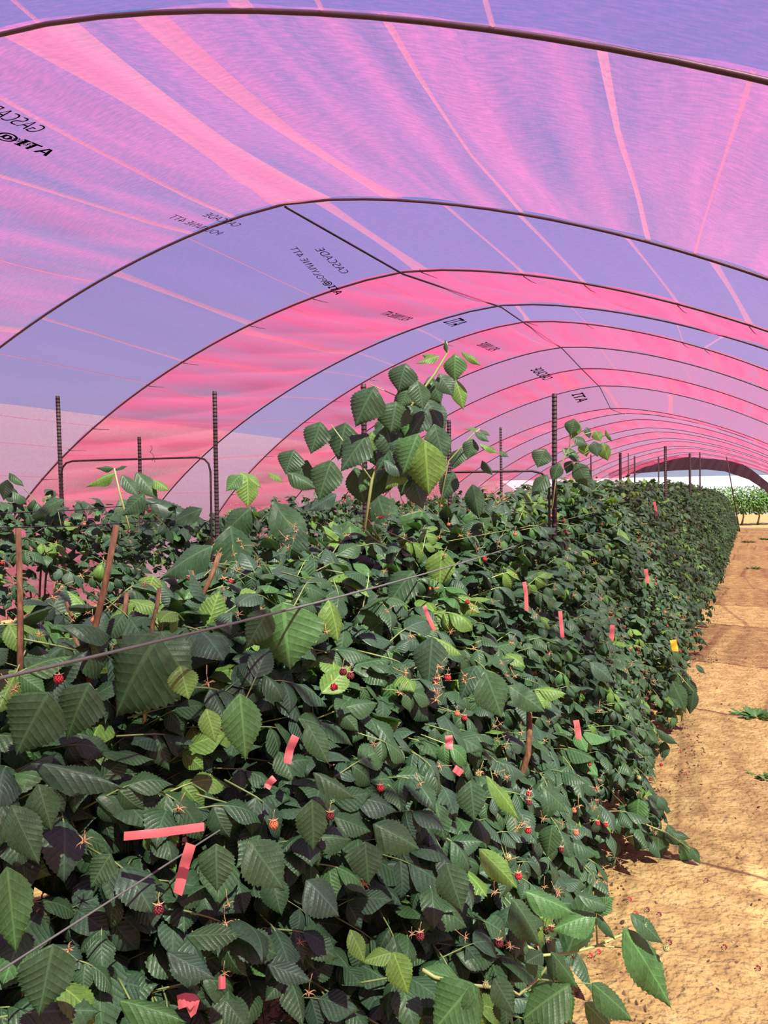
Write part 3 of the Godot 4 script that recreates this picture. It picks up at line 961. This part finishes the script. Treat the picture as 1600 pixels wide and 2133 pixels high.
func make_trellis() -> void:
	var lab := "slim dark steel post poking out of the bushes well beyond the tallest post"
	for q in [[1155, 820, -0.93, 0.013], [757, 800, -1.85, 0.014], [935, 875, -1.85, 0.014], [1043, 890, -1.85, 0.010], [1386, 929, -0.93, 0.017], [1292, 943, -1.85, 0.02], [1437, 944, -0.93, 0.02], [1458, 942, -0.93, 0.016], [1322, 950, -1.85, 0.014], [1231, 947, -2.95, 0.014], [1309, 944, -2.6, 0.012], [1372, 951, -1.85, 0.014], [447, 815, -2.95, 0.0135], [290, 910, -3.6, 0.012], [120, 825, -4.05, 0.0135]]:
		var p := on_x(q[0], q[1], q[2])
		var own: Dictionary = {1155: "tallest dark steel post with a bent bar tied to it at the row's edge", 757: "ribbed steel post just behind the tallest leafy shoot", 935: "ribbed steel post between the tallest shoot and the small narrow-leaved shoot", 447: "ribbed steel post at an end of the bar with knotted twine", 120: "ribbed steel post at an end of the bar with knotted twine", 290: "short ribbed post midway along the bar with knotted twine"}
		post(p, q[3], own.get(q[0], lab), Vector3(-0.05, 0, 0) if q[0] == 120 else (Vector3(0.02, 0, 0) if q[0] == 1155 else Vector3.ZERO))
	# bent bars that hold the canes apart
	for q in [[[447, 815, -2.95], [120, 825, -4.05], 1.845, "bent steel bar between two ribbed posts with a scrap of twine knotted on it"], [[1155, 820, -0.93], [757, 800, -1.85], 1.715, "bent steel bar beside the tallest post, half hidden by raspberry leaves"]]:
		var p := on_x(q[0][0], q[0][1], q[0][2])
		var s := on_x(q[1][0], q[1][1], q[1][2])
		p += Vector3(-0.03, 0, 0.015)
		s += Vector3(0.03, 0, 0.015)
		var y: float = q[2]
		var d := Vector3(s.x - p.x, 0, s.z - p.z)
		var e := d.normalized()
		var base := Vector3(p.x, 0, p.z)
		var pts := [Vector3(0, 0.25, 0), Vector3(0, y - 0.09, 0), Vector3(0, y - 0.04, 0) + e * 0.012, Vector3(0, y - 0.012, 0) + e * 0.04, Vector3(0, y, 0) + e * 0.09, d - e * 0.09 + Vector3(0, y, 0), d - e * 0.04 + Vector3(0, y - 0.012, 0), d - e * 0.012 + Vector3(0, y - 0.04, 0), d + Vector3(0, y - 0.09, 0), d + Vector3(0, 0.25, 0)]
		pts[0].y = 0.0
		pts[-1].y = 0.0
		single("spreader_bar", q[3], "bar", tube_mesh(pts, 0.0065, 0.0065, 7), Transform3D(Basis(), base), M.rust)

func make_scraps() -> void:
	var k := on_x(318, 935, -3.4)
	k.z += 0.012
	single("twine_scrap", "small brown scrap of twine knotted on the bent bar", "twine", tube_mesh([Vector3(0, 0.02, 0), Vector3(0.012, 0, 0.006), Vector3(-0.008, -0.02, 0.004), Vector3(0.014, -0.035, 0), Vector3(0.02, -0.06, 0.005), Vector3(0.004, -0.075, 0), Vector3(0.016, -0.05, -0.004), Vector3(0.026, -0.085, 0)], 0.003, 0.002, 5), Transform3D(Basis(), k), M.cord)
	for w in [[0, 1098, 330, 1085, -2.9, "lower of two thin dark wires strung through the back row"], [0, 1070, 330, 1048, -3.05, "thin dark wire strung along the top of the back row"]]:
		var a := on_x(w[0] - 60, w[1] + 2, w[4])
		var b := on_x(w[2], w[3], w[4])
		single("row_wire", w[5], "wire", tube_mesh([Vector3.ZERO, (b - a) * 0.5 + Vector3(0, -0.01, 0), b - a], 0.0025, 0.0025, 5), Transform3D(Basis(), a), M.wire)
	var a := hit_row(930, 1128, 0.12)
	var b := on_x(1300, 1052, -0.9)
	single("tie_string", "pale thin string tied across the tallest steel post", "string", tube_mesh([Vector3.ZERO, (b - a) * 0.5 + Vector3(0, -0.015, 0), b - a], 0.0016, 0.0016, 5), Transform3D(Basis(), a), M.stem_green)

func make_ridge() -> void:
	var pts := []
	for i in range(5, 14):
		var p := hoop_pt(hoops[i], 0.0)
		pts.append(p + Vector3(0, -0.02, 0))
	var o: Vector3 = pts[0]
	for i in pts.size():
		pts[i] -= o
	single("ridge_cable", "thin dark cable running along the ridge from hoop to hoop", "cable", tube_mesh(pts, 0.009, 0.009, 6), Transform3D(Basis(), o), M.wire)

func make_wires() -> void:
	for w in [[Vector3(-1.0, 1.36, 0.1), Vector3(-0.98, 1.36, -4.0), "thick grey trellis twine stretched above the lower wire through the foliage", 0.003], [Vector3(-1.0, 0.92, 0.1), Vector3(-0.95, 1.0, -4.2), "thin grey trellis wire at the middle of the near bushes", 0.0018]]:
		var pts := []
		for i in 12:
			pts.append((w[1] - w[0]) * (i / 11.0) + Vector3(0, -0.03 * sin(PI * i / 11.0), 0))
		single("trellis_wire", w[2], "wire", tube_mesh(pts, w[3], w[3], 6), Transform3D(Basis(), w[0]), M.twine)

# ------------------------------------------------------------------ build
func _ready() -> void:
	rng.seed = 2024
	cam_basis = Basis(Vector3.UP, 0.42267) * Basis(Vector3.RIGHT, -0.021376) * Basis(Vector3.BACK, -0.014397)
	var cam := Camera3D.new()
	cam.name = "camera"
	cam.fov = rad_to_deg(2.0 * atan(1066.5 / FOCAL))
	cam.near = 0.05
	cam.far = 400.0
	add_child(cam)
	cam.transform = Transform3D(cam_basis, CAM)
	cam.current = true
	var env := Environment.new()
	env.background_mode = Environment.BG_SKY
	var sky := Sky.new()
	var ps := ProceduralSkyMaterial.new()
	ps.sky_top_color = lin(0.14, 0.22, 0.60)
	ps.sky_horizon_color = lin(0.44, 0.48, 0.62)
	ps.sky_curve = 0.16
	ps.ground_bottom_color = lin(0.3, 0.24, 0.15)
	ps.ground_horizon_color = lin(0.6, 0.55, 0.45)
	sky.sky_material = ps
	env.sky = sky
	env.tonemap_mode = Environment.TONE_MAPPER_LINEAR
	env.tonemap_exposure = 1.0
	env.sdfgi_enabled = true
	env.ssao_enabled = true
	env.ssil_enabled = true
	var we := WorldEnvironment.new()
	we.name = "world"
	we.environment = env
	add_child(we)
	var sun := DirectionalLight3D.new()
	sun.name = "sun"
	sun.light_energy = 4.2
	sun.light_color = Color(1.0, 0.97, 0.92)
	sun.light_angular_distance = 0.6
	sun.shadow_enabled = true
	sun.sky_mode = DirectionalLight3D.SKY_MODE_LIGHT_ONLY
	add_child(sun)
	sun.look_at_from_position(Vector3.ZERO, -Vector3(SUN_T.x, 1.0, SUN_T.y), Vector3.UP)

	make_materials()
	make_leaves()
	make_berries()
	make_ground()
	make_tunnel()
	make_ridge()
	make_trellis()
	make_wires()
	make_scraps()
	make_rows()
	make_heroes()
	make_ribbons()
	make_print()
	make_far_end()
	make_path_bits()

# ------------------------------------------------------------------ print on the film
func on_film(px: float, py: float, bay: int) -> Vector3:
	var v := ray(px, py).normalized()
	var p := CAM
	for i in 4000:
		p += v * 0.01
		if p.y > film_y(p.x, p.z, bay):
			break
	return p

func film_y(x: float, z: float, bay: int) -> float:
	var a: Dictionary = hoops[bay]
	var b: Dictionary = hoops[bay + 1]
	var f := clampf((z - a.z) / (b.z - a.z), -0.3, 1.3)
	var cx := lerpf(a.x, b.x, f)
	var t := lerpf(a.top, b.top, f)
	return t * pow(maxf(0.0, 1.0 - pow(absf(x - cx) / HOOP_A, HOOP_N)), 1.0 / HOOP_N)

func film_print(bay: int, text: String, ax: float, ay: float, bx: float, by: float, high: float, bold := false) -> void:
	# printed on the outside, so it reads backwards from within
	var a := on_film(ax, ay, bay)
	var b := on_film(bx, by, bay)
	var ex := (b - a).normalized()
	var ny := Vector3.UP
	var ey := Vector3(0, 0, -1)
	ey = (ey - ex * ey.dot(ex)).normalized()
	if absf(ex.z) > absf(ex.x):
		ey = Vector3(1, 0, 0)
		ey = (ey - ex * ey.dot(ex)).normalized()
	var tm := TextMesh.new()
	tm.text = text
	var f := SystemFont.new()
	f.font_names = PackedStringArray(["Droid Sans"])
	f.font_weight = 700 if bold else 400
	tm.font = f
	tm.font_size = 32
	tm.pixel_size = 0.01
	tm.depth = 0.0
	tm.horizontal_alignment = HORIZONTAL_ALIGNMENT_LEFT
	var arr := tm.get_mesh_arrays()
	var vs: PackedVector3Array = arr[Mesh.ARRAY_VERTEX]
	var lo := Vector3(1e9, 1e9, 0)
	var hi := Vector3(-1e9, -1e9, 0)
	for v in vs:
		lo = lo.min(v)
		hi = hi.max(v)
	var org := panels[bay].position as Vector3
	var out := PackedVector3Array()
	var nrm := PackedVector3Array()
	for v in vs:
		var p := a + (b - a) * ((v.x - lo.x) / (hi.x - lo.x)) + ey * (high * (v.y - lo.y) / (hi.y - lo.y))
		p.y = film_y(p.x, p.z, bay) - 0.075
		out.append(p - org)
		nrm.append(Vector3.DOWN)
	var fresh := []
	fresh.resize(Mesh.ARRAY_MAX)
	fresh[Mesh.ARRAY_VERTEX] = out
	fresh[Mesh.ARRAY_NORMAL] = nrm
	fresh[Mesh.ARRAY_INDEX] = arr[Mesh.ARRAY_INDEX]
	var m := ArrayMesh.new()
	m.add_surface_from_arrays(Mesh.PRIMITIVE_TRIANGLES, fresh)
	part("printed_lettering", m, panels[bay], Transform3D(), M.ink)

func make_print() -> void:
	film_print(5, "CASCADE", 712, 553, 655, 500, 0.075)
	film_print(5, "POLYMNE 4TT", 668, 570, 602, 497, 0.065)
	film_print(5, "ATI@", 698, 598, 668, 571, 0.085, true)
	film_print(4, "CASCADE", 488, 452, 420, 427, 0.075)
	film_print(4, "POLYMNE 4TT", 450, 470, 348, 430, 0.07)
	film_print(4, "GASCADE", 66, 246, -60, 186, 0.10)
	film_print(4, "FRANCE", 58, 276, 20, 258, 0.04, true)
	film_print(4, "ATI@", 92, 297, -20, 252, 0.09, true)
	film_print(7, "ATI", 940, 668, 922, 658, 0.22, true)
	film_print(6, "POLYMNE 4TT", 842, 655, 790, 640, 0.12, true)
	film_print(8, "POLYMNE", 1022, 722, 992, 708, 0.16, true)
	film_print(9, "CASCADE", 1132, 784, 1104, 762, 0.2, true)
	film_print(11, "ATI", 1203, 832, 1190, 815, 0.25, true)

# ------------------------------------------------------------------ beyond the far end
func make_far_end() -> void:
	# dark valance across the end of the tunnel
	var z := -43.6
	var top := [[1268, 985], [1300, 972], [1352, 959], [1408, 950], [1470, 955], [1536, 960], [1566, 978], [1600, 1005], [1640, 1040]]
	var low := [[1268, 996], [1300, 988], [1352, 984], [1408, 980], [1470, 978], [1510, 982], [1560, 999], [1592, 1020], [1630, 1060]]
	var st := SurfaceTool.new()
	st.begin(Mesh.PRIMITIVE_TRIANGLES)
	var o := on_z(1408, 980, z)
	for off in [0.0, 0.02]:
		for i in top.size() - 1:
			var q := [on_z(top[i][0], top[i][1], z), on_z(top[i + 1][0], top[i + 1][1], z), on_z(low[i + 1][0], low[i + 1][1], z), on_z(low[i][0], low[i][1], z)]
			for k in [0, 1, 2, 0, 2, 3]:
				st.add_vertex(q[k] - o - Vector3(0, 0, off))
	st.generate_normals()
	single("end_curtain", "dark fabric curtain gathered up across the far end of the tunnel", "curtain", st.commit(), Transform3D(Basis(), o), M.net)
	# pole leaning at the end of the row
	var f := on_z(1541, 1098, -41.0)
	f.y = drop(-41.0)
	var tp := on_z(1513, 948, -41.3)
	single("leaning_pole", "thin dark pole leaning against the end of the row", "pole", tube_mesh([Vector3.ZERO, tp - f], 0.03, 0.025, 7), Transform3D(Basis(), f), M.rust)
	# bright shrubs in the open field
	for q in [[1512, -52.0, 1.9, 1.5], [1545, -50.5, 1.5, 1.7], [1578, -51.0, 1.6, 1.6], [1605, -52.0, 1.7, 1.6], [1480, -55.0, 1.6, 1.5], [1635, -53.0, 1.7, 1.6]]:
		var p := on_z(q[0], 1060, q[1])
		p.y = drop(q[1]) - 0.03
		var t := thing("field_shrub", "leafy green shrub in full sun beyond the far end of the tunnel", "shrub", p, "shrubs in the open field")
		part("trunk", tube_mesh([Vector3.ZERO, Vector3(0.1, 0.5, 0), Vector3(0, 1.1, 0.1)], 0.06, 0.03, 6), t, Transform3D(), M.bark)
		var mm := MultiMesh.new()
		mm.transform_format = MultiMesh.TRANSFORM_3D
		mm.use_colors = true
		mm.mesh = leaf_lo[0]["many"]
		mm.instance_count = 800
		for k in 800:
			var d := Vector3(rng.randfn(), rng.randfn(), rng.randfn()).normalized() * pow(rng.randf(), 0.4)
			var c := Vector3(d.x * 1.15, 1.45 + d.y * 0.75, d.z * 0.9)
			mm.set_instance_transform(k, Transform3D(aim(d + Vector3(0, -0.2, 0), Vector3.UP).scaled(Vector3.ONE * 0.11), c))
			mm.set_instance_color(k, Color(0.16, 0.34, 0.07) * rng.randf_range(0.7, 1.3))
		var mo := MultiMeshInstance3D.new()
		mo.name = "foliage"
		mo.multimesh = mm
		mo.set_meta("kind", "stuff")
		t.add_child(mo, true)
	# pale greenhouse on the horizon
	var gh := SurfaceTool.new()
	gh.begin(Mesh.PRIMITIVE_TRIANGLES)
	gh.set_smooth_group(0)
	for i in 16:
		for c in [[i, 0], [i, 1], [i + 1, 1], [i, 0], [i + 1, 1], [i + 1, 0]]:
			var t: float = PI * c[0] / 16.0
			gh.add_vertex(Vector3(-24.0 + 40.0 * c[1], 3.3 * sin(t), 4.0 * cos(t)))
	for sx in [-24.0, 16.0]:
		for i in 16:
			for c in [PI * i / 16.0, PI * (i + 1) / 16.0, -1.0]:
				gh.add_vertex(Vector3(sx, 3.3 * sin(c), 4.0 * cos(c)) if c >= 0.0 else Vector3(sx, 0, 0))
	gh.generate_normals()
	M["white_film"] = mat(lin(0.86, 0.88, 0.88), 0.6)
	single("far_greenhouse", "long white greenhouse roof behind the sunlit shrubs", "greenhouse", gh.commit(), Transform3D(Basis(), Vector3(0, drop(-44.0) - 0.05, -78)), M.white_film)
	# film of the tunnel next door, seen through our own side
	var sn := SurfaceTool.new()
	sn.begin(Mesh.PRIMITIVE_TRIANGLES)
	sn.set_smooth_group(0)
	var cx := HOOP_X - 2.0 * HOOP_A - 0.3
	for j in 22:
		for i in 40:
			for c in [[i, j], [i + 1, j], [i + 1, j + 1], [i, j], [i + 1, j + 1], [i, j + 1]]:
				var h := {"x": 0.0, "top": HOOP_TOP, "z": 0.0, "lean": 0.0}
				var p := hoop_pt(h, -1.0 + c[0] / 20.0)
				p.z = 6.0 - c[1] * 2.13
				p.y += drop(p.z)
				sn.set_uv(Vector2(c[0] * 0.2, c[1] * 0.6))
				sn.add_vertex(p)
	sn.generate_normals()
	sn.index()
	single("neighbour_tunnel", "pink film cover of the tunnel next door, showing through our own film", "tunnel", sn.commit(), Transform3D(Basis(), Vector3(cx, 0, 0)), M.film_next)

# ------------------------------------------------------------------ what lies on the path
func make_path_bits() -> void:
	var n1 := FastNoiseLite.new()
	n1.seed = 31
	n1.frequency = 1.4
	n1.fractal_octaves = 5
	for q in [[1310, 1873, "berry"], [1322, 1903, "berry"], [1250, 1858, "berry_dark"], [1508, 1975, "berry_dark"], [1578, 2017, "berry_dark"], [1393, 1967, "berry_dark"], [1415, 1568, "berry"], [1444, 1572, "berry_dark"], [1427, 1614, "berry"], [1433, 1532, "berry_dark"], [1492, 1432, "berry_dark"], [1518, 1465, "berry_dark"], [1553, 1368, "berry_dark"], [1228, 1993, "berry"], [1245, 1982, "berry"], [1347, 1898, "berry_dark"], [1372, 1905, "berry_dark"], [1470, 1842, "berry_dark"], [1140, 2120, "berry"], [1350, 1640, "berry"], [1500, 1588, "berry_dark"]]:
		var p := on_ground(q[0], q[1])
		p.y = ground_y(n1, p.x, p.z) + 0.008
		var fresh: bool = q[2] == "berry"
		single("fallen_raspberry", "bright red raspberry fallen on the sand beside the row" if fresh else "dark shrivelled raspberry lying on the sandy path", "raspberry", berry_mesh[q[2]], Transform3D(Basis(Vector3(1, 0, 0.3).normalized(), 1.4).scaled(Vector3.ONE * 0.0125), p), null, "fresh raspberries on the sand" if fresh else "dark raspberries on the sand")
	# low weeds
	for q in [[1575, 1487, 0.20, "bright low weed growing alone on the path"], [1592, 1612, 0.10, "grey wilted weed flat on the path"], [1572, 1178, 0.2, "sparse dry weed far down the path"], [1500, 1168, 0.2, "thin weed at the foot of the far bushes"], [1597, 1112, 0.35, "tuft of dry grass at the path's far end"], [1560, 1118, 0.3, "pale weed patch near the leaning pole"]]:
		var p := on_ground(q[0], q[1])
		p.y = ground_y(n1, p.x, p.z)
		var t := thing("path_weed", q[3], "weed", p)
		for k in 34:
			var a := rng.randf() * TAU
			var d := Vector3(cos(a), rng.randf_range(0.3, 1.6), sin(a))
			var len: float = q[2] * rng.randf_range(0.25, 0.5)
			part("leaf", leaf_lo[4]["pale" if q[1] == 1487 else ("young" if k % 3 == 0 else "mid")], t, Transform3D(aim(d, Vector3.UP).scaled(Vector3(len, len, len)), Vector3(cos(a), 0.05, sin(a)) * q[2] * rng.randf() * 0.6))
	# litter under the row and crumbs of soil
	var mm := MultiMesh.new()
	mm.transform_format = MultiMesh.TRANSFORM_3D
	mm.use_colors = true
	mm.mesh = leaf_lo[5]["many"]
	mm.instance_count = 900
	for k in 900:
		var z := -1.6 - 14.0 * pow(rng.randf(), 1.6)
		var x := -0.36 - absf(rng.randfn()) * 0.10 if rng.randf() < 0.8 else rng.randf_range(-0.5, 0.6)
		x += 0.12 * sin(z * 2.1)
		var s := rng.randf_range(0.012, 0.04)
		var a := rng.randf() * TAU
		mm.set_instance_transform(k, Transform3D(aim(Vector3(cos(a), rng.randf_range(-0.1, 0.25), sin(a)), Vector3(rng.randf_range(-0.6, 0.6), 1, rng.randf_range(-0.6, 0.6))).scaled(Vector3(s * 0.7, s, s)), Vector3(x, ground_y(n1, x, z) + 0.006, z)))
		var c := rng.randf_range(0.5, 1.2)
		mm.set_instance_color(k, Color(0.34 * c, 0.19 * c, 0.10 * c))
	var lt := MultiMeshInstance3D.new()
	lt.name = "leaf_litter"
	lt.multimesh = mm
	add_child(lt)
	lt.set_meta("kind", "stuff")
	lt.set_meta("label", "dry brown leaf litter scattered along the foot of the row")
	lt.set_meta("category", "litter")
	var clod := SphereMesh.new()
	clod.radius = 1.0
	clod.height = 1.3
	clod.radial_segments = 6
	clod.rings = 3
	clod.material = M.soil
	var mc := MultiMesh.new()
	mc.transform_format = MultiMesh.TRANSFORM_3D
	mc.mesh = clod
	mc.instance_count = 5000
	for k in 5000:
		var z := -1.8 - 16.0 * pow(rng.randf(), 1.5)
		var x := rng.randf_range(-0.6, 1.1)
		var s := 0.0015 + 0.006 * pow(rng.randf(), 5.0)
		mc.set_instance_transform(k, Transform3D(Basis(Vector3(rng.randf(), 1, rng.randf()).normalized(), rng.randf() * TAU).scaled(Vector3(s, s * 0.7, s * rng.randf_range(0.7, 1.4))), Vector3(x, ground_y(n1, x, z), z)))
	var co := MultiMeshInstance3D.new()
	co.name = "soil_crumbs"
	co.multimesh = mc
	add_child(co)
	co.set_meta("kind", "stuff")
	co.set_meta("label", "small crumbs of sandy soil strewn over the path")
	co.set_meta("category", "soil")
